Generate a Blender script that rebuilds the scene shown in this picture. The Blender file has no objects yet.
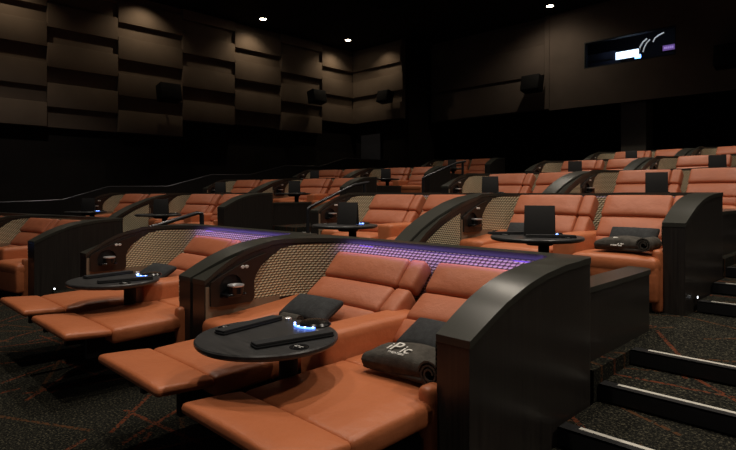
import bpy, bmesh, math, random
from mathutils import Vector, Matrix
random.seed(7)
S = bpy.context.scene
C = S.collection
PI = math.pi

# ------------------------------------------------------------------ materials
def mat(name, col, rough=.6, spec=.5, metal=0.0, emit=None, estr=0.0):
    m = bpy.data.materials.new(name); m.use_nodes = True
    b = m.node_tree.nodes['Principled BSDF']
    b.inputs['Base Color'].default_value = (*col, 1)
    b.inputs['Roughness'].default_value = rough
    b.inputs['Metallic'].default_value = metal
    b.inputs['Specular IOR Level'].default_value = spec
    if emit:
        b.inputs['Emission Color'].default_value = (*emit, 1)
        b.inputs['Emission Strength'].default_value = estr
    return m

def nd(m, typ, **kw):
    n = m.node_tree.nodes.new(typ)
    for k, v in kw.items(): setattr(n, k, v)
    return n
def lk(m, a, b): m.node_tree.links.new(a, b)
def mth(m, op, a, b=None, c=None):
    n = nd(m, 'ShaderNodeMath', operation=op)
    for i, v in enumerate((a, b, c)):
        if v is None: continue
        if isinstance(v, (int, float)): n.inputs[i].default_value = v
        else: lk(m, v, n.inputs[i])
    return n.outputs[0]
def bsdf(m): return m.node_tree.nodes['Principled BSDF']
def ramp(m, fac, stops):
    r = nd(m, 'ShaderNodeValToRGB')
    e = r.color_ramp.elements
    while len(e) < len(stops): e.new(.5)
    for q, (p, c) in zip(e, stops):
        q.position = p; q.color = (*c, 1)
    lk(m, fac, r.inputs[0]); return r.outputs[0]
def noise(m, scale, detail=3, vec=None, rough=.5):
    n = nd(m, 'ShaderNodeTexNoise'); n.inputs['Scale'].default_value = scale
    n.inputs['Detail'].default_value = detail; n.inputs['Roughness'].default_value = rough
    if vec is not None: lk(m, vec, n.inputs['Vector'])
    return n.outputs['Fac']
def objco(m, sc=(1, 1, 1)):
    t = nd(m, 'ShaderNodeTexCoord'); mp = nd(m, 'ShaderNodeMapping'); mp.inputs['Scale'].default_value = sc
    lk(m, t.outputs['Object'], mp.inputs['Vector']); return mp.outputs[0]
def bump(m, h, strength, dist=.01):
    b = nd(m, 'ShaderNodeBump'); b.inputs['Strength'].default_value = strength
    b.inputs['Distance'].default_value = dist
    lk(m, h, b.inputs['Height']); lk(m, b.outputs[0], bsdf(m).inputs['Normal'])

def leather(name, a, b, rough=.42):
    m = mat(name, a, rough, .4); v = objco(m)
    n = noise(m, 3.0, 4, v); lk(m, ramp(m, n, [(.3, a), (.75, b)]), bsdf(m).inputs['Base Color'])
    w = noise(m, 9, 3, v); f = noise(m, 160, 2, v)
    bump(m, mth(m, 'ADD', w, mth(m, 'MULTIPLY', f, .08)), .55, .014); return m
M = {}
M['leather'] = leather('orange_leather', (.52, .165, .066), (.45, .134, .050))
M['leather_back'] = leather('orange_leather_back', (.49, .158, .075), (.42, .128, .060), .5)
M['piping'] = mat('seam', (.12, .035, .015), .6)

def wood(name, a, b, rough, g=(40, 40, 1.2)):
    m = mat(name, a, rough, .4); n = noise(m, 1.6, 5, objco(m, g))
    lk(m, ramp(m, n, [(.3, a), (.7, b)]), bsdf(m).inputs['Base Color'])
    r = nd(m, 'ShaderNodeMapRange'); r.inputs['To Min'].default_value = rough - .06; r.inputs['To Max'].default_value = rough + .08
    lk(m, n, r.inputs['Value']); lk(m, r.outputs[0], bsdf(m).inputs['Roughness']); return m
M['wood'] = wood('espresso_wood', (.020, .017, .016), (.036, .031, .027), .30)
M['cap'] = mat('satin_cap', (.040, .040, .033), .28, .45)
M['niche'] = mat('dark_brown_panel', (.022, .014, .010), .4)
M['black'] = mat('black_matte', (.006, .006, .007), .6)
M['blackgloss'] = mat('black_gloss', (.008, .008, .009), .2)
M['base'] = mat('seat_base_black', (.008, .007, .007), .8)
M['tan'] = mat('tan_lining', (.26, .20, .135), .7)
M['chrome'] = mat('chrome', (.80, .80, .82), .3, metal=.7)
M['steel'] = mat('rail_metal', (.05, .05, .055), .3, metal=.6)
M['white'] = mat('button_white', (.7, .7, .68), .5)
M['menu'] = mat('menu_black', (.012, .011, .011), .75)
M['napkin'] = mat('napkin_black', (.013, .014, .016), .9)
M['blue'] = mat('led_blue', (.1, .2, .9), .5, emit=(.10, .24, 1.0), estr=3.5)
M['blueglow'] = mat('blue_glow', (.1, .3, 1), .5, emit=(.12, .35, 1.0), estr=8)
M['bluewhite'] = mat('led_point', (.6, .7, 1), .5, emit=(.5, .65, 1.0), estr=6)
M['violet'] = mat('led_violet', (.3, .15, .8), .5, emit=(.32, .16, 1.0), estr=.15)
M['lamp'] = mat('lamp_glow', (1, .9, .7), .5, emit=(1, .84, .62), estr=22)
M['steplight'] = mat('step_light', (1, 1, 1), .5, emit=(.9, .95, 1), estr=4)
M['strip'] = mat('nosing_white', (.62, .60, .54), .5)
M['nose'] = mat('nosing_rubber', (.008, .008, .009), .45)
M['logo'] = mat('logo_thread', (.72, .70, .66), .8)
M['speaker'] = mat('speaker_black', (.006, .006, .007), .7, .2)

def clothm(name, a, rough=.95, sc=220, st=.6):
    m = mat(name, a, rough, .2); v = objco(m)
    n = noise(m, 30, 4, v); lk(m, ramp(m, n, [(.3, tuple(x * .75 for x in a)), (.7, tuple(x * 1.25 for x in a))]), bsdf(m).inputs['Base Color'])
    bump(m, mth(m, 'ADD', noise(m, sc, 2, v), mth(m, 'MULTIPLY', noise(m, 12, 3, v), .8)), st, .006); return m
M['towel'] = clothm('towel_charcoal', (.072, .066, .057))
M['pillow'] = clothm('pillow_charcoal', (.036, .038, .040), .8, 120, .3)

def table_m():
    m = wood('table_slate', (.030, .030, .031), (.050, .050, .050), .34, (3, 40, 3)); return m
M['table'] = table_m()

# woven fabric: rows of staggered oval bumps, in metres of the panel's own uv
def fabric():
    m = mat('woven_fabric', (.42, .35, .23), .8, .25)
    uv = nd(m, 'ShaderNodeUVMap'); sp = nd(m, 'ShaderNodeSeparateXYZ'); lk(m, uv.outputs[0], sp.inputs[0])
    u = mth(m, 'DIVIDE', sp.outputs[0], .034); v = mth(m, 'DIVIDE', sp.outputs[1], .019)
    row = mth(m, 'FLOOR', v); off = mth(m, 'MULTIPLY', mth(m, 'MODULO', row, 2), .5)
    fu = mth(m, 'SUBTRACT', mth(m, 'FRACT', mth(m, 'ADD', mth(m, 'ADD', u, off), 40)), .5)
    fv = mth(m, 'SUBTRACT', mth(m, 'FRACT', v), .5)
    fu = mth(m, 'ADD', fu, mth(m, 'MULTIPLY', fv, .45))
    d = mth(m, 'ADD', mth(m, 'MULTIPLY', mth(m, 'MULTIPLY', fu, fu), 4.2), mth(m, 'MULTIPLY', mth(m, 'MULTIPLY', fv, fv), 5.0))
    h = mth(m, 'SUBTRACT', 1, d); h = mth(m, 'MAXIMUM', h, 0)
    col = ramp(m, h, [(.0, (.13, .108, .07)), (.15, (.34, .29, .19)), (.38, (.74, .66, .44)), (1, (.88, .80, .57))])
    lk(m, col, bsdf(m).inputs['Base Color']); bump(m, h, .55, .010); return m
M['fabric'] = fabric()

def carpet():
    m = mat('patterned_carpet', (.01, .01, .01), .95, .1)
    t = nd(m, 'ShaderNodeTexCoord'); obj = t.outputs['Object']
    geo = nd(m, 'ShaderNodeNewGeometry'); pos = geo.outputs['Position']
    spk = noise(m, 75, 3, pos, .7)
    base = ramp(m, spk, [(.40, (.004, .0042, .0037)), (.55, (.016, .016, .012)), (.66, (.095, .085, .055))])
    cur = base
    sep = nd(m, 'ShaderNodeSeparateXYZ'); lk(m, pos, sep.inputs[0])
    X, Y = sep.outputs[0], sep.outputs[1]
    # families of straight strokes at several angles, broken into random dashes
    for i, (ang, per, seed) in enumerate([(28, .62, 1), (74, .85, 2), (118, .74, 3), (155, .95, 4), (96, 1.3, 5), (8, 1.25, 6), (48, .9, 7), (136, 1.1, 8)]):
        ca, sa = math.cos(math.radians(ang)), math.sin(math.radians(ang))
        a = mth(m, 'ADD', mth(m, 'MULTIPLY', X, ca), mth(m, 'MULTIPLY', Y, sa))
        b = mth(m, 'SUBTRACT', mth(m, 'MULTIPLY', Y, ca), mth(m, 'MULTIPLY', X, sa))
        bp = mth(m, 'DIVIDE', mth(m, 'ADD', b, 50), per); cell = mth(m, 'FLOOR', bp)
        jit = nd(m, 'ShaderNodeTexWhiteNoise', noise_dimensions='2D')
        cx = nd(m, 'ShaderNodeCombineXYZ'); 
        ap = mth(m, 'ADD', mth(m, 'DIVIDE', a, .75), mth(m, 'MULTIPLY', cell, 3.37)); acell = mth(m, 'FLOOR', ap)
        lk(m, mth(m, 'ADD', cell, seed * 17.3), cx.inputs[0]); lk(m, acell, cx.inputs[1]); lk(m, cx.outputs[0], jit.inputs['Vector'])
        val = jit.outputs['Value']
        dist = mth(m, 'ABSOLUTE', mth(m, 'SUBTRACT', mth(m, 'FRACT', bp), mth(m, 'ADD', mth(m, 'MULTIPLY', val, .5), .25)))
        line = mth(m, 'LESS_THAN', mth(m, 'MULTIPLY', dist, per), .013)
        on = mth(m, 'LESS_THAN', mth(m, 'FRACT', mth(m, 'MULTIPLY', val, 7.31)), .62)
        wear = mth(m, 'GREATER_THAN', noise(m, 55, 2, pos), .47)
        mask = mth(m, 'MULTIPLY', mth(m, 'MULTIPLY', line, on), wear)
        mx = nd(m, 'ShaderNodeMix', data_type='RGBA'); lk(m, mask, mx.inputs['Factor'])
        lk(m, cur, mx.inputs['A']); mx.inputs['B'].default_value = (.115, .033, .015, 1) if i % 3 else (.075, .034, .015, 1)
        cur = mx.outputs['Result']
    lk(m, cur, bsdf(m).inputs['Base Color']); bump(m, spk, .5, .01); return m
M['carpet'] = carpet()

def wallpanel(name, a, rough=.85):
    m = mat(name, a, rough, .2); v = objco(m)
    n = noise(m, 1.2, 3, v); lk(m, ramp(m, n, [(.3, tuple(x * .88 for x in a)), (.7, tuple(x * 1.1 for x in a))]), bsdf(m).inputs['Base Color'])
    bump(m, noise(m, 150, 2, v), .2, .004); return m
M['panel'] = wallpanel('acoustic_fabric', (.165, .125, .095))
M['paneldark'] = wallpanel('acoustic_fabric_dark', (.085, .066, .052))
M['wallblack'] = wallpanel('wall_black', (.018, .015, .014))
M['booth'] = wallpanel('booth_wall', (.115, .090, .076))
M['column'] = wallpanel('column_paint', (.20, .185, .16))
def ceil_m():
    m = mat('ceiling_tiles', (.012, .012, .014), .9, .1)
    geo = nd(m, 'ShaderNodeNewGeometry'); sep = nd(m, 'ShaderNodeSeparateXYZ'); lk(m, geo.outputs['Position'], sep.inputs[0])
    def line(o): return mth(m, 'LESS_THAN', mth(m, 'FRACT', mth(m, 'DIVIDE', mth(m, 'ADD', o, 60), 1.2)), .03)
    g = mth(m, 'MAXIMUM', line(sep.outputs[0]), line(sep.outputs[1]))
    lk(m, ramp(m, g, [(0, (.014, .014, .016)), (1, (.004, .004, .005))]), bsdf(m).inputs['Base Color']); return m
M['ceiling'] = ceil_m()
M['glass'] = mat('booth_glass', (1, 1, 1), .02)
bsdf(M['glass']).inputs['Transmission Weight'].default_value = 1
bsdf(M['glass']).inputs['IOR'].default_value = 1.05
M['screen'] = mat('bright_screen', (.8, .9, 1), .4, emit=(.62, .80, 1), estr=2.2)
M['purplescreen'] = mat('purple_screen', (.3, .2, .6), .4, emit=(.30, .17, .62), estr=.35)
M['tube'] = mat('pale_streak', (.75, .75, .7), .3, emit=(.9, .9, .8), estr=.25)  # faint emission stands in for the light streaks in the booth window
M['curtain'] = mat('grey_blue_door', (.06, .065, .085), .6)

# ------------------------------------------------------------------ mesh helpers
def axis(h, r, n):
    r = min(r, h * .98)
    a = [-h, -h + r * .12, -h + r * .4, -h + r]
    a += [-(h - r) + 2 * (h - r) * i / n for i in range(1, n)]
    return a + [h - r, h - r * .4, h - r * .12, h]
def rbox(bm, size, mtx=Matrix(), r=.03, puff=0, n=4, puffb=0, warp=None):
    hx, hy, hz = [s / 2 for s in size]; r = min(r, hx, hy, hz)
    A = [axis(hx, r, n), axis(hy, r, n), axis(hz, r, 2)]
    H = (hx, hy, hz); vs = {}
    def V(p):
        k = tuple(round(c, 5) for c in p)
        if k in vs: return vs[k]
        q = [max(-(H[i] - r), min(H[i] - r, p[i])) for i in range(3)]
        d = Vector([p[i] - q[i] for i in range(3)])
        if d.length > 1e-9: d = d.normalized() * r
        w = Vector(q) + d
        b = max(0, 1 - (w.x / hx) ** 2) ** .6 * max(0, 1 - (w.y / hy) ** 2) ** .6
        if w.z > 0: w.z += puff * b
        else: w.z -= puffb * b
        if warp: w = warp(w)
        vs[k] = bm.verts.new(mtx @ w); return vs[k]
    for ax in range(3):
        u, v = [i for i in range(3) if i != ax]
        for sg in (-1, 1):
            for i in range(len(A[u]) - 1):
                for j in range(len(A[v]) - 1):
                    q = []
                    for (a, b) in ((i, j), (i + 1, j), (i + 1, j + 1), (i, j + 1)):
                        p = [0, 0, 0]; p[ax] = sg * H[ax]; p[u] = A[u][a]; p[v] = A[v][b]; q.append(V(p))
                    if len(set(q)) == 4:
                        try: bm.faces.new(q)
                        except ValueError: pass
def box(bm, x0, x1, y0, y1, z0, z1, mtx=Matrix()):
    v = [bm.verts.new(mtx @ Vector(p)) for p in ((x0, y0, z0), (x1, y0, z0), (x1, y1, z0), (x0, y1, z0), (x0, y0, z1), (x1, y0, z1), (x1, y1, z1), (x0, y1, z1))]
    for f in ((0, 3, 2, 1), (4, 5, 6, 7), (0, 1, 5, 4), (1, 2, 6, 5), (2, 3, 7, 6), (3, 0, 4, 7)): bm.faces.new([v[i] for i in f])
def bbox_(bm, x0, x1, y0, y1, z0, z1, b=.01):
    rbox(bm, (x1 - x0, y1 - y0, z1 - z0), Matrix.Translation(((x0 + x1) / 2, (y0 + y1) / 2, (z0 + z1) / 2)), b, n=1)
def lathe(bm, prof, cx=0, cy=0, n=32, mtx=Matrix(), sx=1, sy=1):
    rings = []
    for r, z in prof:
        rings.append([bm.verts.new(mtx @ Vector((cx + sx * r * math.cos(2 * PI * i / n), cy + sy * r * math.sin(2 * PI * i / n), z))) for i in range(n)])
    for a, b in zip(rings, rings[1:]):
        for i in range(n): bm.faces.new((a[i], a[(i + 1) % n], b[(i + 1) % n], b[i]))
    bm.faces.new(rings[0][::-1]); bm.faces.new(rings[-1])
def tube(bm, pts, r, n=10):
    pts = [Vector(p) for p in pts]; rings = []
    for i, p in enumerate(pts):
        d = (pts[min(i + 1, len(pts) - 1)] - pts[max(i - 1, 0)]).normalized()
        a = d.orthogonal().normalized() if i == 0 else (a - d * a.dot(d)).normalized()
        b = d.cross(a)
        rings.append([bm.verts.new(p + r * (math.cos(2 * PI * k / n) * a + math.sin(2 * PI * k / n) * b)) for k in range(n)])
    for s, t in zip(rings, rings[1:]):
        for i in range(n): bm.faces.new((s[i], s[(i + 1) % n], t[(i + 1) % n], t[i]))
    bm.faces.new(rings[0][::-1]); bm.faces.new(rings[-1])
def prism(bm, pts, f0, f1):
    """pts 2-D outline; f0/f1 map a 2-D point to the two end faces"""
    a = [bm.verts.new(f0(p)) for p in pts]; b = [bm.verts.new(f1(p)) for p in pts]; n = len(pts)
    for i in range(n): bm.faces.new((a[i], a[(i + 1) % n], b[(i + 1) % n], b[i]))
    bm.faces.new(a[::-1]); bm.faces.new(b)
def mesh(name, fn, m, smooth=True, angle=35):
    bm = bmesh.new(); fn(bm)
    bmesh.ops.recalc_face_normals(bm, faces=bm.faces)
    me = bpy.data.meshes.new(name)
    if smooth:
        for f in bm.faces: f.smooth = True
        for e in bm.edges:
            if len(e.link_faces) == 2 and e.calc_face_angle(0) > math.radians(angle): e.smooth = False
    bm.to_mesh(me); bm.free()
    me.materials.append(M[m] if isinstance(m, str) else m); return me

# ------------------------------------------------------------------ object helpers
def tagit(o, label=None, cat=None, group=None, kind=None):
    if label: o['label'] = label
    if cat: o['category'] = cat
    if group: o['group'] = group
    if kind: o['kind'] = kind
def part(name, me, parent, label=None):
    o = bpy.data.objects.new(name, me); C.objects.link(o); o.parent = parent
    if label: o['label'] = label
    return o
def place(name, parts, loc, rz, label, cat, group=None):
    """parts: list of (part name, mesh, [(sub name, mesh)...][, label])"""
    t = bpy.data.objects.new(name, None); C.objects.link(t); t.empty_display_size = .1
    t.location = loc; t.rotation_euler = (0, 0, rz); tagit(t, label, cat, group)
    for p in parts:
        o = part(p[0], p[1], t, p[3] if len(p) > 3 else None)
        for s in p[2]: part(s[0], s[1], o)
    return t
def single(name, me, loc, rot, label, cat, group=None):
    o = bpy.data.objects.new(name, me); C.objects.link(o); o.location = loc
    o.rotation_euler = rot if isinstance(rot, tuple) else (0, 0, rot); tagit(o, label, cat, group); return o
def struct(name, fn, m, loc=(0, 0, 0), smooth=False):
    o = bpy.data.objects.new(name, mesh(name, fn, m, smooth)); C.objects.link(o); o.location = loc; o['kind'] = 'structure'; return o

# ------------------------------------------------------------------ pod shell
W = 2.272; TW = .16; DB = 1.155; TB = .12
def interp(tab, y):
    if y <= tab[0][0]: return tab[0][1]
    for (a, za), (b, zb) in zip(tab, tab[1:]):
        if y <= b: return za + (zb - za) * (y - a) / (b - a)
    return tab[-1][1]
PROF = [(0, .683), (.12, .742), (.24, .797), (.4, .852), (.55, .885), (.75, .910), (1.1, .922)]
PROFL = [(-1.1, .13), (-.75, .36), (-.5, .53), (-.25, .655), (0, .745), (.2, .81), (.45, .865), (.75, .903), (1.1, .915)]
def ringpts(o, yr, yl, Ro=.075, RiR=.12, RiL=.42):
    """outer and inner outline points of the U-shaped shell, grown by o"""
    def path(xr, xl, yb, rr, rl):
        p = []
        N = 16
        for i in range(N): p.append((xr, yr + (yb - rr - yr) * i / N))
        for i in range(9):
            a = PI / 2 * i / 8; p.append((xr - rr + rr * math.cos(a), yb - rr + rr * math.sin(a)))
        for i in range(1, 10):
            f = i / 10; p.append((xr - rr + (xl + rl - xr + rr) * f, yb))
        for i in range(9):
            a = PI / 2 * i / 8; p.append((xl + rl - rl * math.sin(a), yb - rl + rl * math.cos(a)))
        for i in range(1, N + 1): p.append((xl, yb - rl + (yl - yb + rl) * i / N))
        return p
    out = path(0 + o, -W - o, DB + o, Ro + o, Ro + o)
    inn = path(-TW - o, -W + TW - o + 2 * o, DB - TB - o, RiR, RiL)
    tp = lambda p: (p[0] - .020 * max(0, min(1, 1 - p[1] / 1.05)) * (yr > -.5), p[1]) if p[0] > -.5 else p
    out = [tp(p) for p in out]; inn = [tp(p) for p in inn]
    return out, inn
def shell(bm, yr, profr, yl, profl, o, zlo, zadd):
    out, inn = ringpts(o, yr - abs(o) * .5, yl - abs(o) * .5)
    n = len(out); rows = []
    for i in range(n):
        pr = profr if i < n // 2 else profl
        zo = interp(pr, max(out[i][1], inn[i][1]) if .25 < i / n < .75 else (out[i][1] + inn[i][1]) / 2) + zadd
        z0 = zlo if zlo is not None else zo - .032
        rows.append([bm.verts.new((*out[i], z0)), bm.verts.new((*out[i], zo)), bm.verts.new((*inn[i], zo)), bm.verts.new((*inn[i], z0))])
    for a, b in zip(rows, rows[1:]):
        for k in range(4): bm.faces.new((a[k], a[(k + 1) % 4], b[(k + 1) % 4], b[k]))
    bm.faces.new(rows[0]); bm.faces.new(rows[-1][::-1])
XL = -W + TW        # inner face of the left wall
def niche_edge(z):  # front boundary of the woven panel on the left wall
    if z < .68: return .37
    return .37 + .27 * ((z - .68) / .22) ** 1.6
def fabric_mesh(bm, long):
    out, inn = ringpts(0, 0, 0)
    n = len(inn); uv = bm.loops.layers.uv.new('UVMap')
    pts = []; s = 0; last = None
    for i, p in enumerate(inn):
        if p[0] > -TW - .001 and p[1] < .35: continue
        if i > n // 2 and p[1] < .37: break
        pts.append(p)
    # refine the left straight run
    ext = [(XL, y) for y in (.62, .58, .54, .50, .46, .42, .39, .37)]
    pts = [p for p in pts if not (p[0] < XL + .001 and p[1] <= .62)] + ext
    cols = []
    for i, p in enumerate(pts):
        if last: s += math.hypot(p[0] - last[0], p[1] - last[1])
        last = p
        q0 = pts[max(i - 1, 0)]; q1 = pts[min(i + 1, len(pts) - 1)]
        t = Vector((q1[0] - q0[0], q1[1] - q0[1])).normalized(); nn = Vector((-t.y, t.x))
        if nn.dot(Vector((-W / 2 - p[0], .3 - p[1]))) < 0: nn = -nn
        pp = Vector(p) + nn * .008
        zt = interp(PROF, p[1]) - .002 if p[0] > -W + TW + .43 else interp(PROF, p[1]) - .002
        if p[0] < XL + .02 and p[1] < .64: zt = min(zt, .68 + .22 * ((p[1] - .37) / .27) ** (1 / 1.6) if p[1] > .371 else .68)
        cols.append([(bm.verts.new((pp.x, pp.y, .53 + (zt - .53) * k / 6)), (s, .53 + (zt - .53) * k / 6)) for k in range(7)])
    for a, b in zip(cols, cols[1:]):
        for k in range(6):
            q = [a[k], b[k], b[k + 1], a[k + 1]]
            f = bm.faces.new([x[0] for x in q])
            for l, x in zip(f.loops, q): l[uv].uv = x[1]
def front_fabric(bm):
    uv = bm.loops.layers.uv.new('UVMap'); cols = []
    for i in range(9):
        y = -1.08 + 1.07 * i / 8; zt = interp(PROFL, y) - .003
        cols.append([(bm.verts.new((XL + .008, y, .1 + (zt - .1) * k / 4)), (y, .1 + (zt - .1) * k / 4)) for k in range(5)])
    for a, b in zip(cols, cols[1:]):
        for k in range(4):
            q = [a[k], b[k], b[k + 1], a[k + 1]]; f = bm.faces.new([x[0] for x in q])
            for l, x in zip(f.loops, q): l[uv].uv = x[1]
def lining(bm):      # tan lining: strip at the wall's front edge and the band under the panels
    box(bm, XL, XL + .010, .004, .03, .30, .672)
    box(bm, XL, XL + .010, .03, .60, .44, .545)
def niche(bm):       # dark panel with an arched opening
    y0, y1, z0 = .032, .37, .535
    yc, zc = .185, .655
    N = 40; o = []; h = []
    for i in range(N):
        a = 2 * PI * i / N; c, s = math.cos(a), math.sin(a)
        # ray to the panel's outer outline
        t = 9
        if c > 1e-6: t = min(t, (y1 - yc) / c)
        if c < -1e-6: t = min(t, (y0 - yc) / c)
        if s < -1e-6: t = min(t, (z0 - zc) / s)
        yy, zz = yc + t * c, zc + t * s
        if t > 8 or s > 0:
            t2 = 0
            while t2 < .6:
                yy, zz = yc + t2 * c, zc + t2 * s
                if yy >= y1 + max(0, zz - .68) ** 1.5 * 1.9 or yy <= y0 or zz >= interp(PROF, yy) - .004: break
                t2 += .004
        o.append((yy, zz))
        r = .088 if s >= 0 else .088 / max(.55, max(abs(c), abs(s) * 1.0))
        if s < 0: rr = min(.088 / abs(c) if abs(c) > 1e-6 else 9, .062 / abs(s)); r = rr
        h.append((yc + r * c * 1.0, zc + r * s))
    xa, xb = XL + .002, XL + .026
    O = [bm.verts.new((xb, *p)) for p in o]; Hh = [bm.verts.new((xb, *p)) for p in h]; Hb = [bm.verts.new((xa, *p)) for p in h]; Ob = [bm.verts.new((xa, *p)) for p in o]
    for i in range(N):
        j = (i + 1) % N
        bm.faces.new((O[i], O[j], Hh[j], Hh[i])); bm.faces.new((Hh[i], Hh[j], Hb[j], Hb[i])); bm.faces.new((O[i], O[j], Ob[j], Ob[i]))
def niche_back(bm): box(bm, XL + .001, XL + .004, .09, .28, .59, .75)
def cupholder(bm):
    lathe(bm, [(.045, .612), (.052, .620), (.055, .668), (.048, .672), (.046, .63), (.0455, .628)], XL + .075, .19, 28)
    rbox(bm, (.10, .15, .022), Matrix.Translation((XL + .06, .185, .610)), .009, n=1)
def cupring(bm):
    pts = [(.036, .664), (.055, .668), (.057, .674), (.055, .680), (.040, .672)]
    n = 32; rings = [[bm.verts.new((XL + .075 + r * math.cos(2 * PI * i / n), .19 + r * math.sin(2 * PI * i / n), z)) for i in range(n)] for r, z in pts]
    for k in range(len(rings)):
        a, b = rings[k], rings[(k + 1) % len(rings)]
        for i in range(n): bm.faces.new((a[i], a[(i + 1) % n], b[(i + 1) % n], b[i]))
def button(y):
    def f(bm):
        n = 16; mt = Matrix.Translation((XL + .024, y, .785)) @ Matrix.Rotation(PI / 2, 4, 'Y')
        lathe(bm, [(.012, 0), (.012, .004), (.009, .008)], 0, 0, n, mt, 1, 1.3)
    return f
def walllight(bm): lathe(bm, [(.016, 0), (.016, .006), (.012, .01)], 0, 0, 20, Matrix.Translation((.0, .22, .12)) @ Matrix.Rotation(PI / 2, 4, 'Y'))
def walllens(bm): lathe(bm, [(.010, .0095), (.010, .012)], 0, 0, 16, Matrix.Translation((.0, .22, .12)) @ Matrix.Rotation(PI / 2, 4, 'Y'))
def led_strip(bm):   # thin light strip tucked below the cap of the back wall
    box(bm, -1.75, -.3, DB - TB - .008, DB - TB - .001, .906, .912)

POD = {}
for kind, yl, pl, yr, prr in (('short', 0, PROF, 0, PROF), ('long', -1.1, PROFL, 0, PROF), ('longright', 0, PROF, -1.1, PROFL)):
    p = [('wall', mesh('pod_wall', lambda b: shell(b, yr, prr, yl, pl, 0, 0, 0), 'wood', True, 40), []),
         ('cap_rail', mesh('pod_cap', lambda b: shell(b, yr, prr, yl, pl, .004, None, .034), 'cap', True, 40), []),
         ('woven_panel', mesh('woven', lambda b: fabric_mesh(b, 0), 'fabric', True, 60), [], 'beige woven fabric panel'),
         ('lining', mesh('lining', lining, 'tan', False), [], 'tan lining strip'),
         ('niche_panel', mesh('niche', niche, 'niche', False), [('recess', mesh('recess', niche_back, 'black', False))]),
         ('cup_holder', mesh('cupholder', cupholder, 'blackgloss'), [('chrome_ring', mesh('cupring', cupring, 'chrome'))]),
         ('call_button', mesh('btn', button(.275), 'white'), []), ('call_button', mesh('btn', button(.308), 'white'), []),
         ]
    if kind == 'long': p.append(('woven_panel', mesh('woven_front', front_fabric, 'fabric', False), [], 'beige woven fabric panel in front of the niche'))
    POD[kind] = p
LEDP = ('light_strip', mesh('led', led_strip, 'violet', False), [], 'violet light strip')
LITE = ('wall_light', mesh('wl', walllight, 'blackgloss'), [('lens', mesh('wlens', walllens, 'steplight'))], 'small round wall light')

# ------------------------------------------------------------------ recliner
# origin: middle of the seat, in line with the shell's front
def T(x, y, z): return Matrix.Translation((x, y, z))
def RX(d): return Matrix.Rotation(math.radians(d), 4, 'X')
def seg(bm, y0, z0, y1, z1, w, th, x=0, r=.04, puff=.02, n=5, hang=0):
    """slab cushion whose front face runs from (y0,z0) to (y1,z1)"""
    L = math.hypot(y1 - y0, z1 - z0); a = math.atan2(z1 - z0, y1 - y0)
    m = T(x, (y0 + y1) / 2, (z0 + z1) / 2) @ Matrix.Rotation(a, 4, 'X') @ T(0, 0, -th / 2)
    rbox(bm, (w, L, th), m, r, puff, n)
def recliner(w, rec, arms, backw=None, backx=0):
    """arms: list of (x0,x1,y0,y1,z0,z1,partname)"""
    bw = backw or w; wing = .13
    P = []
    if rec:
        P.append(('footrest', mesh('footrest', lambda b: seg(b, -.772, .452, -.485, .430, w + .02, .046, 0, .022, .014), 'leather'), [('footrest_hinge', mesh('hinge', lambda b, s=s: box(b, s * w * .30 - .02, s * w * .30 + .02, -.60, -.051, .24, .375), 'base', False)) for s in (-1, 1)]))
        P.append(('seat', mesh('seat', lambda b: (seg(b, -.492, .430, .12, .440, w, .10, 0, .03, .016), seg(b, .11, .440, .66, .450, w, .10, 0, .025, .010)), 'leather'), []))
    else:
        P.append(('footrest', mesh('footrest', lambda b: rbox(b, (w, .11, .30), T(0, -.075, .235), .035, 0, 4), 'leather'), []))
        P.append(('seat', mesh('seat', lambda b: (seg(b, -.135, .435, .30, .435, w, .14, 0, .05, .020), seg(b, .29, .435, .62, .425, w, .13, 0, .03, .01)), 'leather'), []))
    def bk(segs):
        def f(b):
            for (y0, z0, y1, z1, th) in segs:
                seg(b, y0, z0, y1, z1, bw - wing, th, backx - wing / 2, .03, .020)
                seg(b, y0 + .012, z0 - .004, y1 + .012, z1 - .004, wing, th, backx + (bw - wing) / 2, .028, .008, 3)
        return f
    if rec:
        low = [(.50, .455, .625, .575, .16), (.625, .575, .805, .702, .20)]; hd = [(.800, .706, .955, .872, .11)]
    else:
        low = [(.40, .44, .455, .555, .16), (.455, .555, .605, .735, .20)]; hd = [(.585, .745, .745, .940, .14)]
    P.append(('backrest', mesh('backrest', bk(low), 'leather_back'), []))
    P.append(('headrest', mesh('headrest', bk(hd), 'leather_back'), []))
    P.append(('base', mesh('base', lambda b: bbox_(b, -w / 2 + .02, w / 2 - .02, -.02 if not rec else -.05, .9, 0.0, .30, .01), 'base'), []))
    for a in arms:
        P.append(('armrest', mesh('armrest', lambda b: a[6](b, *a[:6]), 'leather'), []))
    return P
def arm_plain(b, x0, x1, y0, y1, z0, z1): rbox(b, (x1 - x0, y1 - y0, z1 - z0), T((x0 + x1) / 2, (y0 + y1) / 2, (z0 + z1) / 2), .035, .006, 4)
def arm_console(b, x0, x1, y0, y1, z0, z1):
    # low in front, sweeping up toward the back
    def wp(v):
        t = (v.y + (y1 - y0) / 2) / (y1 - y0)
        if v.z > 0: v.z += .045 * t * t - .03 * (1 - t)
        return v
    rbox(b, (x1 - x0, y1 - y0, z1 - z0), T((x0 + x1) / 2, (y0 + y1) / 2, (z0 + z1) / 2), .05, .0, 8, 0, wp)
# seat centres (pod frame)
XR, WR = -.53, .70
XC, WC = -1.465, .70
REC = {}
for k, rec in (('rec', True), ('up', False)):
    REC['right', k] = recliner(WR, rec, [(.35, .352 + .012 + .0, -.03, .9, 0, .5, arm_plain)] if False else [(.255, .36, -.03, .86, .0, .505, arm_plain)] if False else [], .73, -.012)
    REC['left', k] = recliner(WC, rec, [(-.66, -.355, -.03, .80, .30, .50, arm_console)], .84, .035)
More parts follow.
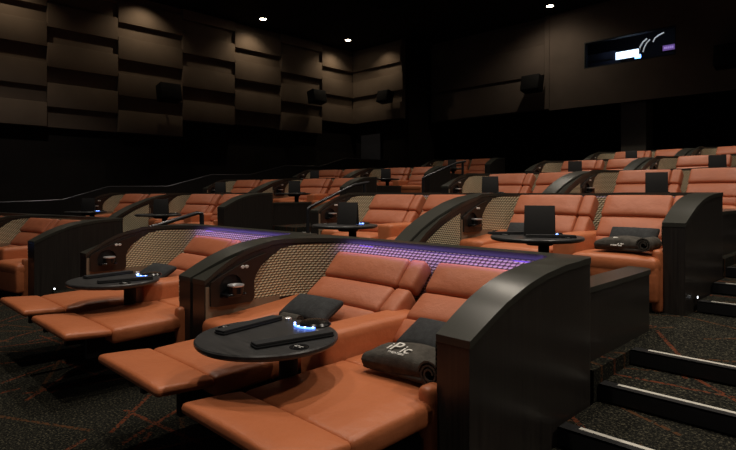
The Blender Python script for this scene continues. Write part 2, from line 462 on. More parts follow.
# the right seat's slim arm beside the end wall
def slim(b): rbox(b, (.075, .90, .50), T(.315, .40, .25), .03, .0, 4)
for k in ('rec', 'up'):
    REC['right', k].append(('armrest', mesh('armrest', slim, 'leather'), []))
def narrow_right(k, rec): pass
# centre armrest between the two seats
def carm(b):
    rbox(b, (.225, .80, .56), T(0, .40, .30), .045, .004, 5)
CARM = [('cushion', mesh('centre_arm', carm, 'leather'), []), ('plinth', mesh('carm_base', lambda b: box(b, -.09, .09, .05, .75, 0, .04), 'base', False), [])]

# ------------------------------------------------------------------ table and table things (origin: floor below the table's middle)
TR = .345
def ttop(r, z):
    return lambda b: lathe(b, [(r - .03, z - .035), (r - .008, z - .028), (r, z - .018), (r, z - .006), (r - .006, z)], 0, 0, 64)
def tcol(z, ox): 
    def f(b):
        lathe(b, [(.10, z - .075), (.13, z - .05), (.13, z - .034)], ox * .4, .05, 28)
        lathe(b, [(.045, .30), (.045, z - .07)], ox, .12, 20)
        lathe(b, [(.10, .0), (.10, .012), (.05, .03), (.045, .3)], ox, .12, 24)
    return f
def arcpts(r, a0, a1, n, cx=0, cy=0, z=0):
    return [(cx + r * math.cos(math.radians(a0 + (a1 - a0) * i / n)), cy + r * math.sin(math.radians(a0 + (a1 - a0) * i / n)), z) for i in range(n + 1)]
def led(z): 
    def f(b): tube(b, arcpts(.095, 215, 325, 12, .0, .275, z + .006), .005, 8)
    return f
def ledpt(z, i):
    def f(b):
        for p in [arcpts(.095, 222, 318, 4, .0, .275, z + .010)[i]]: rbox(b, (.009, .009, .005), T(*p), .003, n=1)
    return f
def puck(z): return lambda b: lathe(b, [(.080, z), (.080, z + .006), (.07, z + .016), (.02, z + .02)], .0, .285, 32)
def cuphole(x, y, z): return lambda b: lathe(b, [(.042, z - .001), (.042, z + .002), (.038, z + .003)], x, y, 28)
def mark(x, y, z):
    def f(b):
        for (dx, dy, sx) in ((-.012, .006, .018), (-.012, -.008, .018), (.014, .006, .014), (.014, -.008, .014)):
            box(b, x + dx - sx / 2, x + dx + sx / 2, y + dy - .0018, y + dy + .0018, z + .003, z + .004)
        for dx in (-.022, .004): box(b, x + dx - .0015, x + dx + .0015, y - .008, y + .006, z + .003, z + .004)
    return f
def knob(z): return lambda b: lathe(b, [(.018, z), (.018, z + .012), (.012, z + .016)], -.17, .245, 20)
TAB = {}
for key, z, r in (('low', .645, .325), ('high', .60, .365)):
    TAB[key] = [('tabletop', mesh('ttop', ttop(r, z), 'table', True, 25), []), ('pedestal', mesh('tcol', tcol(z, 0.0), 'base'), []),
        ('light_strip', mesh('led', led(z), 'blue'), [*[('light_point', mesh('ledp', ledpt(z, i), 'bluewhite')) for i in range(5)]], 'glowing blue light strip'),
        ('speaker_disc', mesh('puck', puck(z), 'blackgloss'), []),
        ('cup_well', mesh('cw', cuphole(-.255, -.06, z), 'blackgloss'), [('seat_mark', mesh('mk', mark(-.255, -.06, z), 'white', False))]),
        ('cup_well', mesh('cw', cuphole(.262, -.02, z), 'blackgloss'), [('seat_mark', mesh('mk', mark(.262, -.02, z), 'white', False))]),
        ('knob', mesh('knob', knob(z), 'chrome'), [])]
def napkin_f(b):
    rbox(b, (.070, .38, .011), T(0, 0, .0065), .005, .002, 5)
    rbox(b, (.066, .375, .010), T(.001, .0, .0165), .005, .003, 5)
NAP = mesh('napkin', napkin_f, 'napkin')
NAPH = mesh('napkin_hem', lambda b: rbox(b, (.003, .37, .020), T(.032, 0, .013), .0015, n=2), 'menu')
def menu_f(b):
    a = math.radians(9)
    for s in (-1, 1): rbox(b, (.24, .006, .25), T(0, s * .020, .124) @ Matrix.Rotation(s * a, 4, 'X'), .003, n=2)
MENU = mesh('menu_cover', menu_f, 'menu')
MENUP = mesh('menu_pages', lambda b: [box(b, -.115, .115, -.0015, .0015, -.117, .117, T(0, s * .0155, .124) @ Matrix.Rotation(s * math.radians(9), 4, 'X')) for s in (-1, 1)], mat('menu_paper', (.10, .09, .08), .8), False)

# pillow and towel
def pillow_f(b):
    def wp(v):
        k = 1 + .06 * (abs(v.x) / .25) ** 2 * (abs(v.y) / .14) ** 2
        return Vector((v.x * k, v.y * k, v.z))
    rbox(b, (.40, .22, .030), Matrix(), .015, .038, 9, .038, wp)
PIL = mesh('pillow', pillow_f, 'pillow')
def pilseam(b):
    tube(b, [(-.198, -.108, 0), (-.2, 0, 0), (-.198, .108, 0), (0, .110, 0), (.198, .108, 0), (.2, 0, 0), (.198, -.108, 0), (0, -.110, 0), (-.198, -.108, 0)], .004, 6)
PILS = mesh('pillow_piping', pilseam, 'menu')
def towel_f(b):
    def wp(v):
        v.z += .010 * math.sin(v.x * 14 + 1) * (v.z > 0) + .005 * math.sin(v.y * 30)
        v.y += .012 * math.sin(v.x * 9); return v
    rbox(b, (.38, .235, .085), T(-.06, 0, .050), .041, .016, 12, 0, wp)
    rbox(b, (.39, .19, .03), T(-.05, -.01, .016), .014, .0, 6)
def towelroll_f(b):
    # a wound end of the towel: spiral band extruded along y
    th = .009; turns = 2.5; N = 70
    ip = []; op = []
    for i in range(N + 1):
        a = turns * 2 * PI * i / N; r = .012 + .0165 * a / (2 * PI)
        ip.append((r * math.cos(a), r * math.sin(a))); op.append(((r + th) * math.cos(a), (r + th) * math.sin(a)))
    for (y0, y1, cx) in ((-.13, .115, .165),):
        A = [[b.verts.new((cx + p[0], y, .063 + p[1])) for p in ip] for y in (y0, y1)]
        B = [[b.verts.new((cx + p[0], y, .063 + p[1])) for p in op] for y in (y0, y1)]
        for i in range(N):
            b.faces.new((A[0][i], A[0][i + 1], A[1][i + 1], A[1][i])); b.faces.new((B[0][i], B[1][i], B[1][i + 1], B[0][i + 1]))
            b.faces.new((A[0][i], B[0][i], B[0][i + 1], A[0][i + 1])); b.faces.new((A[1][i], A[1][i + 1], B[1][i + 1], B[1][i]))
        for i in (0, N): b.faces.new((A[0][i], A[1][i], B[1][i], B[0][i]))
TOW = mesh('towel', towel_f, 'towel'); TOWR = mesh('towel_roll', towelroll_f, 'towel')
def textmesh(body, size, shear=0):
    c = bpy.data.curves.new('lettering', 'FONT'); c.body = body; c.size = size; c.extrude = .0015; c.shear = shear
    c.align_x = 'CENTER'; c.align_y = 'CENTER'; c.offset = .0004
    o = bpy.data.objects.new('tmp', c); C.objects.link(o)
    me = bpy.data.meshes.new_from_object(o.evaluated_get(bpy.context.evaluated_depsgraph_get()))
    bpy.data.objects.remove(o); me.materials.clear(); me.materials.append(M['logo']); return me
LOGO = []
def joinlogo():
    me = bpy.data.meshes.new('logo'); bm = bmesh.new()
    for body, size, x, y, sh in (('i', .078, -.062, .002, .15), ('P', .100, -.028, .008, .15), ('ic', .082, .036, -.001, .15), ('THEATERS', .020, 0.004, -.040, .0)):
        t = textmesh(body, size, sh); t.transform(Matrix.Translation((x, y, 0))); bm.from_mesh(t)
    bm.to_mesh(me); bm.free(); me.materials.append(M['logo']); return me
LOGOM = joinlogo()

# low wall that carries on behind the right end of a pod
def lowout(g):
    p = [(-.16 - g, .0), (0 + g, .0)]
    for i in range(9):
        a = math.radians(90 * i / 8); p.append((-.10 + (.10 + g) * math.cos(a), 1.05 + (.10 + g) * math.sin(a)))
    p.append((-.16 - g, 1.15 + g)); return p
LOWW = [('wall', mesh('lw', lambda b: prism(b, lowout(0), lambda p: Vector((*p, .0)), lambda p: Vector((*p, .39))), 'wood', True, 30), []),
       ('cap_rail', mesh('lwc', lambda b: prism(b, lowout(.008), lambda p: Vector((*p, .39)), lambda p: Vector((*p, .422))), 'cap', True, 30), [])]

# ------------------------------------------------------------------ laying out the theatre
RISE = .35; PITCH = 2.9
ROW = ['front row', 'second row', 'third row', 'fourth row', 'back row']
def lay(pf, lx, ly, lz=0):
    X, Y, Z, rz = pf; c, s = math.cos(rz), math.sin(rz)
    return (X + c * lx - s * ly, Y + s * lx + c * ly, Z + lz)
pods = []   # (frame, row, block, index, kind)
for r in range(5):
    Y0 = 1.8 + PITCH * r
    for k in (0, 1): pods.append(((-1.208 - (W + .02) * k, Y0, RISE * r, 0), r, 'right', k))
EX = [-7.63, -8.22, -8.38, -8.5, -8.62]; th = math.radians(10)
for r in range(5):
    for k in ((0, 1) if r < 4 else (0,)):
        Y0 = 1.8 + PITCH * r
        ex, ey = EX[r] - math.cos(th) * (W + .02) * k, Y0 + 1.1 - math.sin(th) * (W + .02) * k
        fx, fy = ex + math.sin(th) * 1.1, ey - math.cos(th) * 1.1
        pods.append(((fx, fy, RISE * r, th), r, 'left', k))
for pf, r, blk, k in pods:
    rz = pf[3]; row = ROW[r]
    where = ('near' if k == 0 else 'far') + ' pod of ' + row + ', ' + blk + ' block'
    kind = ('long' if k == 0 else 'longright') if r >= 1 and (blk, r) != ('left', 4) else 'short'
    parts = list(POD[kind])
    if r < 2 and blk == 'right': parts.append(LEDP)
    if k == 0: parts.append(LITE)
    lab = {(0, 'right', 0): 'dark curved seating pod wall nearest the camera with beige woven lining and violet glow',
           (0, 'right', 1): 'dark curved seating pod wall with woven lining, second from the camera in the front row'}.get((r, blk, k), 'dark curved wall around ' + where)
    place('seating_pod', parts, pf[:3], rz, lab, 'seating pod', 'curved pod walls around pairs of recliners')
    mode = 'rec' if r == 0 else 'up'
    if r == 0 and blk == 'left': mode = 'up'
    st = 'extended' if mode == 'rec' else 'upright'
    for side, x in (('right', XR), ('left', XC)):
        if (r, blk, k) == (0, 'right', 0):
            lab = {'right': 'extended orange leather recliner nearest the camera, with a logo towel on its seat',
                   'left': 'extended orange leather recliner just left of the nearest one, beyond the round table'}[side]
        else: lab = st + ' orange leather recliner, ' + side + ' seat, ' + where
        if (r, blk, k, side) == (1, 'right', 0, 'right'): lab = 'upright orange leather recliner in second row holding a lettered towel, beside the end wall'
        place('recliner', REC[side, mode], lay(pf, x + (.08 if (k == 1 and blk == 'right') else 0), 0), rz, lab, 'recliner', 'orange leather recliners')
    place('center_armrest', CARM, lay(pf, -1.0 + (.08 if (k == 1 and blk == 'right') else 0), 0), rz, 'orange armrest between two seats, ' + where, 'armrest', 'armrests between paired recliners')
    # table
    if r == 0 and blk == 'right':
        tl = (-.893, -.345) if k == 0 else (-.80, -.22); tk = 'low'
    else: tl = (-.94, -.60); tk = 'high'
    tz = .645 if tk == 'low' else .60
    lit = r == 0 or (r == 1 and (blk == 'right' or k == 1))
    place('round_table', [p for p in TAB[tk] if lit or p[0] != 'light_strip'], lay(pf, *tl), rz, ('round dark table with blue light, ' if lit else 'plain round dark table, ') + where if not (r == 0 and blk == 'right' and k == 0) else 'round dark swivel table nearest the camera with a blue light strip', 'table', 'round dark tables')
    if r == 0 and blk == 'right':
        for (dx, dy, a, w_) in ((-.19, .03, 9, 'left'), (.17, .02, -11, 'right')):
            place('napkin', [('cloth', NAP, []), ('hem', NAPH, [])], lay(pf, tl[0] + dx, tl[1] + dy, tz + .0005), rz + math.radians(a), 'black folded napkin, %s one of two on the %s round table' % (w_, 'nearest' if k == 0 else 'second front row'), 'napkin', 'folded napkins on round tables')
    if r >= 1:
        dx, dy = (.0, .05)
        place('menu', [('cover', MENU, []), ('page', MENUP, [])], lay(pf, tl[0] + dx, tl[1] + dy, tz + .001), rz + math.radians(20 if blk == 'right' else 38), 'black standing menu on the table, ' + where, 'menu', 'black menus standing on round tables')
    if (r, blk, k) == (1, 'right', 0):
        place('napkin', [('cloth', NAP, []), ('hem', NAPH, [])], lay(pf, tl[0] - .25, tl[1] + .02, tz + .0005), math.radians(-40), 'black folded napkin left of the standing menu in the second row', 'napkin', 'folded napkins on round tables')
        place('napkin', [('cloth', NAP, []), ('hem', NAPH, [])], lay(pf, tl[0] + .15, tl[1] - .06, tz + .0005), math.radians(-55), 'black folded napkin right of the standing menu in the second row', 'napkin', 'folded napkins on round tables')
    # pillows
    if r == 0 and blk == 'right' or (r, blk, k) == (1, 'right', 0):
        for side, x in (('right', XR), ('left', XC)):
            ang = 28 if mode == 'rec' else 50
            y, z = (.43, .555) if mode == 'rec' else (.30, .555)
            o = place('pillow', [('cushion', PIL, []), ('piping', PILS, [])], lay(pf, x + (.02 if side == 'right' else -.065), y, z), 0,
                      'charcoal lumbar pillow on the %s recliner of the %s' % (side, 'nearest pod' if (r, k) == (0, 0) else 'second front row pod' if r == 0 else 'second row pod beside the steps'), 'pillow', 'charcoal lumbar pillows')
            o.rotation_euler = (math.radians(ang), 0, math.radians(4 if side == 'left' else -3))
    # low walls behind the right ends
    if k == 0 and 1 <= r <= 4 and not (blk == 'left' and r == 1):
        q = (-1.275, 1.8 + PITCH * r - 1.73, RISE * r) if blk == 'right' else lay(((EX[r - 1], 1.8 + PITCH * (r - 1) + 1.1, RISE * r, th)), -.07, .08)
        place('low_wall', LOWW, q, rz, 'low dark wall with cap in front of the ' + row + ', ' + blk + ' block', 'low wall', 'low walls behind the pods')

# towels
def towel(loc, rz, label, logo=True, lg=(-.050, .116, 17)):
    t = place('towel', [('folded_cloth', TOW, []), ('rolled_end', TOWR, [])], loc, rz, label, 'towel', 'rolled towels with white lettering')
    t.rotation_euler = (0, 0, rz)
    if not logo:
        t.scale = (.62, .62, .62); return t
    lo = part('logo', LOGOM, [c for c in C.objects if c.parent == t and c.name.startswith('folded_cloth')][0], 'white stitched lettering')
    lo.location = (-.055, lg[0], lg[1]); lo.rotation_euler = (math.radians(lg[2]), 0, 0); return t
towel((-1.625, 1.95, .462), math.radians(3), 'rolled charcoal towel with white lettering on the nearest recliner')
towel((-1.67, 4.77, .35 + .468), math.radians(-2), 'rolled charcoal towel with white lettering on the second row recliner beside the end wall', True, (-.101, .079, 48))

towel((-2.74, 1.98, .47), math.radians(96), 'rolled charcoal towel lying beside the pillow on the left recliner behind the nearest table', False)

# ------------------------------------------------------------------ the setting
XW = -16.0; XE = 5.0; YB = 16.5; ZC = 7.0
# aisle treads: noses at 2.06, 2.54, 3.02, 3.50 (+2.9 per row); the platform is cut back in the aisles
def floors2(b):
    xs = [(XW, -7.60, 0), (-7.60, -5.86, 1), (-5.86, -1.2, 0), (-1.2, 1.2, 1), (1.2, XE, 0)]
    for x0, x1, aisle in xs:
        for r in range(5):
            z = RISE * r
            y0 = -6 if r == 0 else (2.92 if not aisle else 3.455) + PITCH * (r - 1)
            y1 = 20 if r == 4 else (2.92 if not aisle else 3.455) + PITCH * r
            if aisle and r < 4: pass
            box(b, x0, x1, y0, y1, -.4, z)
        if aisle:
            for r in range(4):
                for zt, ya in ((.0875, 2.015), (.175, 2.495), (.262, 2.975)):
                    box(b, x0, x1, ya + PITCH * r, 3.455 + PITCH * r, RISE * r + .0005, RISE * r + zt)
struct('floor', floors2, 'carpet')
n = 0
for x0, x1 in ((-1.2, 1.2), (-7.60, -5.86)):
    for r in range(4):
        for j, (zt, ya) in enumerate(((.0875, 2.015), (.175, 2.495), (.262, 2.975), (.35, 3.455))):
            if x0 < -5 and r == 0 and j < 1: continue
            n += 1
            y = ya + PITCH * r; z = RISE * r + zt
            def f(b, z=z, y=y): 
                box(b, x0 + .004, x1 - .004, y - .012, y + .006, z - .075, z + .004); box(b, x0 + .004, x1 - .004, y - .012, y + .08, z, z + .004)
            o = struct('trim_%d' % n, f, 'nose')
            s = part('nosing_strip', mesh('strip', lambda b: box(b, x0 + .085, x1 - .05, y + .044, y + .070, z + .004, z + .006), 'strip', False), o, 'white non-slip strip')

# walls
struct('wall_left', lambda b: box(b, XW - .3, XW - .15, -6, 19, -.3, ZC + .4), 'wallblack')
struct('wall_back', lambda b: box(b, XW, XE + 3, 19.0, 19.2, -.3, ZC + .4), 'wallblack')
struct('wall_right', lambda b: box(b, XE, XE + .2, -6, 19.0, -.3, ZC + .4), 'wallblack')
struct('ceiling', lambda b: box(b, XW - .4, XE + 1, -6, 19.3, ZC, ZC + .2), 'ceiling')

# staggered acoustic panels, left wall: columns of width along Y, rows of 1.04 m
cols = [(-2.0, .3), (.3, 2.4), (2.4, 4.16), (4.16, 5.95), (5.95, 7.88), (7.88, 9.71), (9.71, 11.58), (11.58, 13.49), (13.49, 15.17)]
PH = 1.04; K0 = 6.15
low = {0: 3, 1: 3, 2: 3, 3: 3, 4: 3, 5: 2, 6: 2, 7: 2, 8: 2}
gnames = []
for i, (ya, yb) in enumerate(cols):
    par = i % 2       # 0: protruding boards end at K0-k*PH, 1: half a period lower
    kmax = low[i]
    zlow = K0 - kmax * PH - (.0 if par == 0 else 0)
    if i in (5, 7): zlow = K0 - 2 * PH - .5 * PH
    if i == 6: zlow = K0 - 2 * PH - .45 * PH
    struct('wall_left_%d' % (i + 1), lambda b: box(b, XW - .15, XW, ya, yb, zlow, ZC), 'panel')
    for k in range(-1, kmax + 1):
        zb = K0 - k * PH - (.5 * PH if par else 0)
        zt = zb + .60 * PH
        if zb < zlow - .02: continue
        zt = min(zt, ZC - .02)
        if zt - zb < .1: continue
        def f(b):
            rbox(b, (.12, yb - ya - .01, zt - zb), T(XW + .062, (ya + yb) / 2, (zt + zb) / 2), .008, n=1)
        if i < 2:
            part('raised_board', mesh('acpanel', f, 'panel'), bpy.data.objects['wall_left_%d' % (i + 1)]); continue
        o = single('acoustic_panel', mesh('acpanel', f, 'panel'), (0, 0, 0), 0,
                   'brown acoustic board, %s in the column %s, left wall' % (['top one', 'second from top', 'third from top', 'fourth from top', 'lowest'][min(k + 1, 4)], ['far out of view', 'out of view', 'at the left picture edge', 'second from the picture edge', 'above the wall speaker', 'between the speakers, first', 'between the speakers, second', 'beside the room corner', 'in the corner'][i]),
                   'wall panel', 'staggered acoustic boards on the left wall')
# far corner return with the same boards
XR0, XR1 = -16.0, -13.35
struct('wall_corner', lambda b: box(b, XR0, XR1, 15.2, 15.4, K0 - 2 * PH, ZC), 'panel')
for k in range(-1, 3):
    zb = K0 - k * PH; zt = min(zb + .6 * PH, ZC - .02)
    if zt - zb < .1: continue
    x1 = XR1 + (.12 if k == 1 else 0)
    single('acoustic_panel', mesh('acp', lambda b: rbox(b, (x1 - XR0 - .10, .09, zt - zb), T((x1 + XR0 + .10) / 2, 15.15, (zt + zb) / 2), .008, n=1), 'panel'), (0, 0, 0), 0,
           'raised brown acoustic board on the far return wall, %s' % ['topmost', 'second down', 'third down', 'lowest'][k + 1], 'wall panel', 'acoustic boards on the far return wall')
# booth wall with window
BZ = 4.0
def py_(u, v, y):
    f = 545.; a = math.atan(548 / f); cf = (-math.cos(a), math.sin(a)); cr = (math.sin(a), math.cos(a))
    r = (u - 368) / f; d = (cf[0] + r * cr[0], cf[1] + r * cr[1], -(v - 193) / f); t = y / d[1]
    return d[0] * t, 1.3 + d[2] * t
wx0, wz = py_(584, 66, YB); wx1, _ = py_(676, 50, YB); wz0 = 5.09; wz1 = 5.90
def booth(b):
    box(b, -8.20, wx0, YB, YB + .2, BZ, ZC); box(b, wx1, XE, YB, YB + .2, BZ, ZC)
    box(b, wx0, wx1, YB, YB + .2, BZ, wz0); box(b, wx0, wx1, YB, YB + .2, wz1, ZC)
struct('wall_booth', booth, 'booth')
struct('wall_booth_2', lambda b: box(b, -13.05, -8.20, YB + .12, YB + .3, BZ, ZC), 'booth')
struct('trim_90', lambda b: box(b, -8.36, -8.20, YB - .03, YB + .12, BZ, ZC), 'booth')
struct('trim_91', lambda b: box(b, -8.20, XE, YB - .03, YB, BZ - .06, BZ + .02), 'booth')
for i, zb in enumerate((BZ + .02, BZ + 1.12, BZ + 2.12)):
    single('acoustic_panel', mesh('acq', lambda b: rbox(b, (4.62, .10, 1.0 if i < 2 else .7), T(-10.70, YB + .065, zb + (.5 if i < 2 else .35)), .01, n=1), 'booth'), (0, 0, 0), 0,
           'wide dark brown acoustic board left of the booth window, %s' % ['lowest of three', 'middle of three', 'top of three'][i], 'wall panel', 'wide boards left of the booth window')
struct('ceiling_2', lambda b: box(b, -13.05, XE, YB + .2, 19.0, BZ, BZ + .1), 'wallblack')
def booth_room(b):
    # interior box behind the window: back, sides
    box(b, wx0 - .6, wx1 + .6, YB + 1.8, YB + 1.9, BZ + .1, ZC)
struct('wall_booth_inner', booth_room, 'wallblack')
o = struct('window_1', lambda b: (box(b, wx0, wx1, YB + .0, YB + .19, wz0, wz0 + .03), box(b, wx0, wx1, YB, YB + .19, wz1 - .03, wz1), box(b, wx0, wx0 + .03, YB, YB + .19, wz0 + .03, wz1 - .03), box(b, wx1 - .03, wx1, YB, YB + .19, wz0 + .03, wz1 - .03)), 'black')
part('glass', mesh('glass', lambda b: box(b, wx0 + .03, wx1 - .03, YB + .09, YB + .10, wz0 + .03, wz1 - .03), 'glass', False), o)
# things in the booth
def on(u, v, y): x, z = py_(u, v, y); return Vector((x, y, z))
ys = YB + .55
p0 = on(616, 55, ys); p1 = on(639, 54, ys)
cxs = (p0.x + p1.x) / 2
place('monitor', [('screen', mesh('scr', lambda b: rbox(b, (p1.x - p0.x, .02, .22), T(0, -.022, 0), .004, n=1), 'screen'), [], 'glowing white-blue screen'),
                  ('casing', mesh('cas', lambda b: rbox(b, (p1.x - p0.x + .05, .04, .28), T(0, .01, 0), .01, n=1), 'black'), []),
                  ('status_light', mesh('sl', lambda b: rbox(b, (.17, .03, .11), T((p1.x - p0.x) / 2 - .02, -.035, -.12), .015, n=1), 'blueglow'), [], 'blue status light'),
                  ('stand', mesh('std', lambda b: box(b, -.03, .03, .0, .04, -.55, -.13), 'black', False), [])],
      (cxs, ys, (p0.z + p1.z) / 2 + .0), 0, 'bright white-blue screen glowing inside the booth window', 'monitor')
p2 = on(669, 47.5, ys - .25)
place('display', [('screen', mesh('scr2', lambda b: rbox(b, (.32, .015, .15), T(0, -.012, 0), .004, n=1), 'purplescreen'), [('digits', mesh('dg', lambda b: [box(b, -.12 + .05 * i, -.085 + .05 * i, -.022, -.0195, -.03, .03) for i in range(5)], mat('digit', (.4, .3, .7), .5, emit=(.5, .35, .9), estr=.6), False))], 'purple lit readout'),
                  ('casing', mesh('cas2', lambda b: rbox(b, (.42, .06, .22), T(0, .022, 0), .01, n=1), 'black'), [])],
      p2, 0, 'small purple readout at the right end of the booth window', 'display')
def arcp(pts, yy): return [on(u, v, yy) for u, v in pts]  # glowing tubes below are shaped after reflected light streaks
single('light_streak', mesh('cb', lambda b: tube(b, arcp([(639, 52), (640, 47), (643, 42), (647, 38.5)], ys + .3), .022), 'tube'), (0, 0, 0), 0, 'pale curved light streak left of its twin inside the booth', 'light_streak', 'curved pale light streaks in the booth')
single('light_streak', mesh('cb', lambda b: tube(b, arcp([(643, 52), (644.5, 47), (647, 42.5), (650, 39.5)], ys + .35), .018), 'tube'), (0, 0, 0), 0, 'pale curved light streak just right of its twin inside the booth', 'light_streak', 'curved pale light streaks in the booth')
single('light_streak', mesh('cb', lambda b: tube(b, arcp([(653, 42), (655, 38), (659, 35), (664, 32.5)], ys + .3), .020), 'tube'), (0, 0, 0), 0, 'pale greenish curved light streak above the purple readout', 'light_streak', 'curved pale light streaks in the booth')
single('equipment_rack', mesh('rk', lambda b: (bbox_(b, -.45, .45, 0, .5, 0, 1.6, .01), [bbox_(b, -.40, .40, -.02, .0, .1 + .18 * i, .22 + .18 * i, .004) for i in range(8)]), 'curtain'), (on(600, 60, ys + .3).x, ys + .3, BZ + .11), 0, 'dark equipment rack at the left end of the booth window', 'rack')
# column below the booth and the cross-aisle behind
xa, _ = py_(621, 120, 17.0); xb, _ = py_(646, 120, 17.0)
struct('wall_column', lambda b: box(b, xa, xb, 17.0, 17.6, RISE * 4, BZ), 'column')
# grey blue door below the corner
dx0, dz0 = py_(361, 150, 15.3); dx1, _ = py_(380, 150, 15.3)
o = struct('door_1', lambda b: bbox_(b, dx0, dx1, 15.3, 15.36, RISE * 4, 3.6, .008), 'curtain')
part('door_handle', mesh('dh', lambda b: tube(b, [(dx1 - .1, 15.3, 2.4), (dx1 - .1, 15.25, 2.4), (dx1 - .1, 15.25, 2.6), (dx1 - .1, 15.3, 2.6)], .012), 'steel'), o)
struct('wall_corner_side', lambda b: box(b, -13.35, -13.2, 15.42, 16.95, -.3, ZC), 'wallblack')
struct('wall_corner_side_2', lambda b: box(b, -13.35, -13.05, 16.62, 16.95, BZ, ZC), 'wallblack')
struct('wall_corner_2', lambda b: box(b, XR0, -13.36, 15.42, 15.6, RISE * 4, K0 - 2 * PH), 'wallblack')
struct('wall_corner_3', lambda b: box(b, -13.9, -13.05, YB + .3, YB + .5, K0 - 2 * PH, ZC), 'wallblack')

# side guard wall with a metal top rail along the left block
gpts = [(-6, .72), (1.2, .74), (2.75, 1.08), (3.97, 1.12), (5.02, 1.44), (6.53, 1.46), (7.82, 1.80), (9.07, 1.83), (10.4, 2.15), (11.8, 2.17), (13.0, 2.5), (15.2, 2.52)]
def guard(b):
    pts = [(y, z) for y, z in gpts] + [(15.2, -.3), (-6, -.3)]
    prism(b, pts, lambda p: Vector((-14.12, *p)), lambda p: Vector((-14.0, *p)))
o = struct('wall_guard', guard, 'wallblack')
part('top_rail', mesh('gr', lambda b: tube(b, [(-14.03, y, z + .015) for y, z in gpts], .018), 'steel'), o)

# handrails in the aisle between the blocks
def handrail(x, pts, label, posts):
    t = bpy.data.objects.new('handrail', None); C.objects.link(t); t.location = (x, pts[0][0], posts[0][1]); tagit(t, label, 'handrail', 'aisle handrails')
    L = Vector(t.location)
    part('rail', mesh('hr', lambda b: tube(b, [Vector((x, y, z)) - L for y, z in pts], .024, 12), 'steel'), t)
    for (y, z0, z1) in posts:
        part('post', mesh('hp', lambda b: (tube(b, [Vector((x, y, z0)) - L, Vector((x, y, z1)) - L], .028, 12), lathe(b, [(.05, z0 - L.z), (.05, z0 - L.z + .012), (.03, z0 - L.z + .02)], 0, y - L.y)), 'steel'), t)
handrail(-6.08, [(2.22, .74), (2.25, .81), (3.2, 1.06), (3.26, 1.05), (3.26, .98)], 'slim dark handrail in the aisle beside the front row', [(2.23, 0.0875, .79), (3.26, .262, 1.04)])
handrail(-6.55, [(5.28, .96), (5.28, 1.06), (5.33, 1.09), (6.25, 1.43), (6.6, 1.48)], 'slim dark handrail in the aisle beside the second row', [(5.28, .35 + .0875, 1.05), (6.5, .70, 1.46)])
handrail(-7.0, [(8.62, 1.52), (8.62, 1.60), (8.68, 1.63), (9.75, 1.95), (10.1, 2.0)], 'slim dark handrail in the aisle beside the third row', [(8.62, .70 + .35, 1.60), (10.0, 1.05, 1.98)])

# speakers on the walls
def spk(loc, rot, size, label):
    w, d, h = size
    t = place('wall_speaker', [('cabinet', mesh('spc', lambda b: rbox(b, (w, d, h), Matrix(), .02, n=1), 'speaker'), []),
                               ('grille', mesh('spg', lambda b: rbox(b, (w * .92, .012, h * .92), T(0, -d / 2 - .006, 0), .005, n=1), 'speaker'), []),
                               ('bracket', mesh('spb', lambda b: tube(b, [(0, d / 2 - .01, 0), (0, d / 2 + .16, .05)], .03), 'steel'), [])], loc, 0, label, 'speaker', 'black wall speakers')
    t.rotation_euler = rot; return t
def onx(u, v, x):
    f = 545.; a = math.atan(548 / f); cf = (-math.cos(a), math.sin(a)); cr = (math.sin(a), math.cos(a))
    r = (u - 368) / f; d = (cf[0] + r * cr[0], cf[1] + r * cr[1], -(v - 193) / f); t = x / d[0]
    return Vector((x, d[1] * t, 1.3 + d[2] * t))
R_ = math.radians
spk(onx(169, 93, -15.45), (R_(-12), 0, R_(90)), (.62, .36, .50), 'black angled speaker on the left wall above the first rows')
spk(onx(317, 97, -15.45), (R_(-12), 0, R_(90)), (.62, .36, .46), 'black angled speaker on the left wall beside the room corner')
q = on(385, 97, 14.75); spk(q, (R_(-12), 0, 0), (.55, .34, .42), 'black angled speaker on the far return wall')
q = on(532, 84, 16.1); spk(q, (R_(-12), 0, 0), (.62, .36, .50), 'black angled speaker left of the booth window')
q = on(729, 56, 16.1); spk(q, (R_(-12), 0, 0), (.62, .36, .55), 'black angled speaker at the right picture edge')

# ceiling lights
def can(x, y, label):
    t = place('ceiling_light', [('trim_ring', mesh('cr', lambda b: lathe(b, [(.16, -.0), (.17, -.02), (.14, -.03), (.12, -.01), (.12, 0)], 0, 0, 28), 'speaker'), []),
                                ('lamp', mesh('cl', lambda b: lathe(b, [(.10, -.012), (.10, -.02), (.06, -.03)], 0, 0, 24), 'lamp'), [], 'glowing lamp')], (x, y, ZC - .001), 0, label, 'ceiling light', 'recessed ceiling lights')
def spot(x, y, z, w, ang, blend=.6, col=(1, .86, .70), r=.06, aim=(0, 0, -1)):
    l = bpy.data.lights.new('spot', 'SPOT'); l.energy = w; l.spot_size = math.radians(ang); l.spot_blend = blend; l.color = col; l.shadow_soft_size = r
    o = bpy.data.objects.new('spot_light', l); C.objects.link(o); o.location = (x, y, z)
    o.rotation_euler = Vector(aim).to_track_quat('-Z', 'Y').to_euler(); return o
for (u, v, lab) in ((263, 19.5, 'recessed ceiling light over the left wall, left of the pair'), (348, 40.5, 'recessed ceiling light over the room corner'), (550, 6.5, 'recessed ceiling light above the booth wall')):
    f = 545.; a = math.atan(548 / f); cf = (-math.cos(a), math.sin(a)); cr = (math.sin(a), math.cos(a))
    r = (u - 368) / f; d = (cf[0] + r * cr[0], cf[1] + r * cr[1], -(v - 193) / f); t = (ZC - .03 - 1.3) / d[2]
    can(d[0] * t, d[1] * t, lab)
    print('can', d[0] * t, d[1] * t)
WASH = 60
for y in (3.1, 6.6, 10.2, 13.9): spot(-15.2, y, ZC - .05, WASH, 120, .9, (1, .80, .55), .04, (-.22, 0, -1))
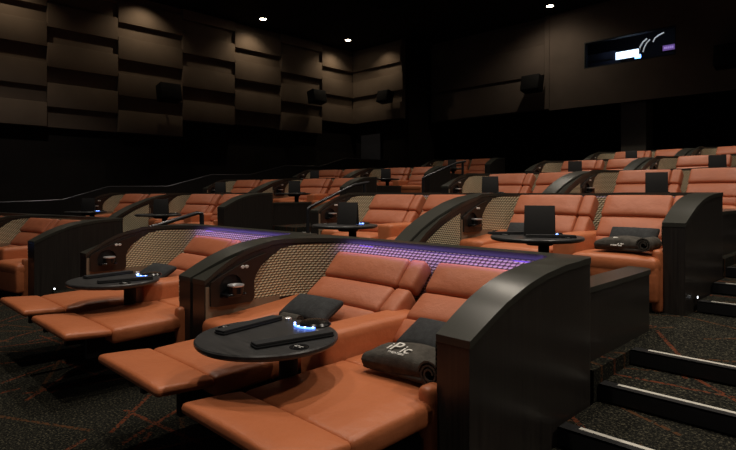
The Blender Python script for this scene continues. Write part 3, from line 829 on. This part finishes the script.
spot(-14.0, 14.45, ZC - .05, WASH * .8, 120, .9, (1, .80, .55), .04, (0, .1, -1))
spot(-8.0, 15.2, ZC - .05, 90, 150, .9, (1, .84, .62), .05, (0, .1, -1))
# house lights over the seats (fixtures lie above the picture) plus added fill lights
HL = 420
for (x, y, k) in ((-1.9, .6, 1.0), (-3.4, 3.6, .9), (-.2, 4.6, .9), (-6.2, 2.0, .8), (-4.6, 7.0, .8), (-1.2, 8.2, .9), (-9.6, 4.6, .7), (-9.5, 9.0, .7), (-5.0, 11.6, .8), (-1.4, 12.6, .9), (-13, 3.0, .5), (3.0, 3.4, 1.5), (-4.0, 12.5, .35)):  # rightmost and last are added fills, lifting woven panels and booth wall
    spot(x, y, ZC - .05, HL * k, 110, .8, (1, .88, .74), .10)
# violet light below the caps
def area(loc, rot, sx, sy, w, col):
    l = bpy.data.lights.new('area', 'AREA'); l.shape = 'RECTANGLE'; l.size = sx; l.size_y = sy; l.energy = w; l.color = col
    o = bpy.data.objects.new('area_light', l); C.objects.link(o); o.location = loc; o.rotation_euler = rot; return o
for k in (0, 1):
    area((-1.208 - W * k - 1.02, 1.8 + DB - TB - .10, .905), (R_(66), 0, 0), 1.6, .05, 1.0, (.36, .24, 1.0))
bl = area((-5.2, YB + .5, 6.2), (R_(30), 0, 0), 2.5, .3, 5, (.45, .6, 1.0))  # unseen fill added to brighten the dim booth interior
# air vent
vx = None
f = 545.; a = math.atan(548 / f); cf = (-math.cos(a), math.sin(a)); cr = (math.sin(a), math.cos(a))
r = (385 - 368) / f; d = (cf[0] + r * cr[0], cf[1] + r * cr[1], 191 / f); t = (ZC - 1.3) / d[2]
place('ceiling_vent', [('frame', mesh('vf', lambda b: (box(b, -.6, .6, -.6, -.52, -.03, 0), box(b, -.6, .6, .52, .6, -.03, 0), box(b, -.6, -.52, -.52, .52, -.03, 0), box(b, .52, .6, -.52, .52, -.03, 0)), 'speaker', False), []),
                       ('slats', mesh('vs', lambda b: [box(b, -.52, .52, -.5 + .1 * i, -.47 + .1 * i, -.025, -.005) for i in range(10)], 'speaker', False), [])], (d[0] * t, d[1] * t, ZC), 0, 'square dark air vent in the ceiling', 'vent')

# ------------------------------------------------------------------ world, camera, view
w = bpy.data.worlds.new('world'); S.world = w; w.use_nodes = True
w.node_tree.nodes['Background'].inputs[0].default_value = (.55, .60, .75, 1)
w.node_tree.nodes['Background'].inputs[1].default_value = .055
cam = bpy.data.cameras.new('camera'); co = bpy.data.objects.new('camera', cam); C.objects.link(co)
cam.sensor_width = 36; cam.lens = 36 * 545 / 736; cam.shift_y = -32 / 736
co.location = (0, 0, 1.3)
aa = math.atan(548 / 545.)
co.rotation_euler = (PI / 2, 0, PI / 2 - aa)
S.camera = co
S.view_settings.view_transform = 'Standard'; S.view_settings.look = 'None'
S.view_settings.gamma = 1; S.view_settings.use_curve_mapping = False
S.view_settings.exposure = 0.0
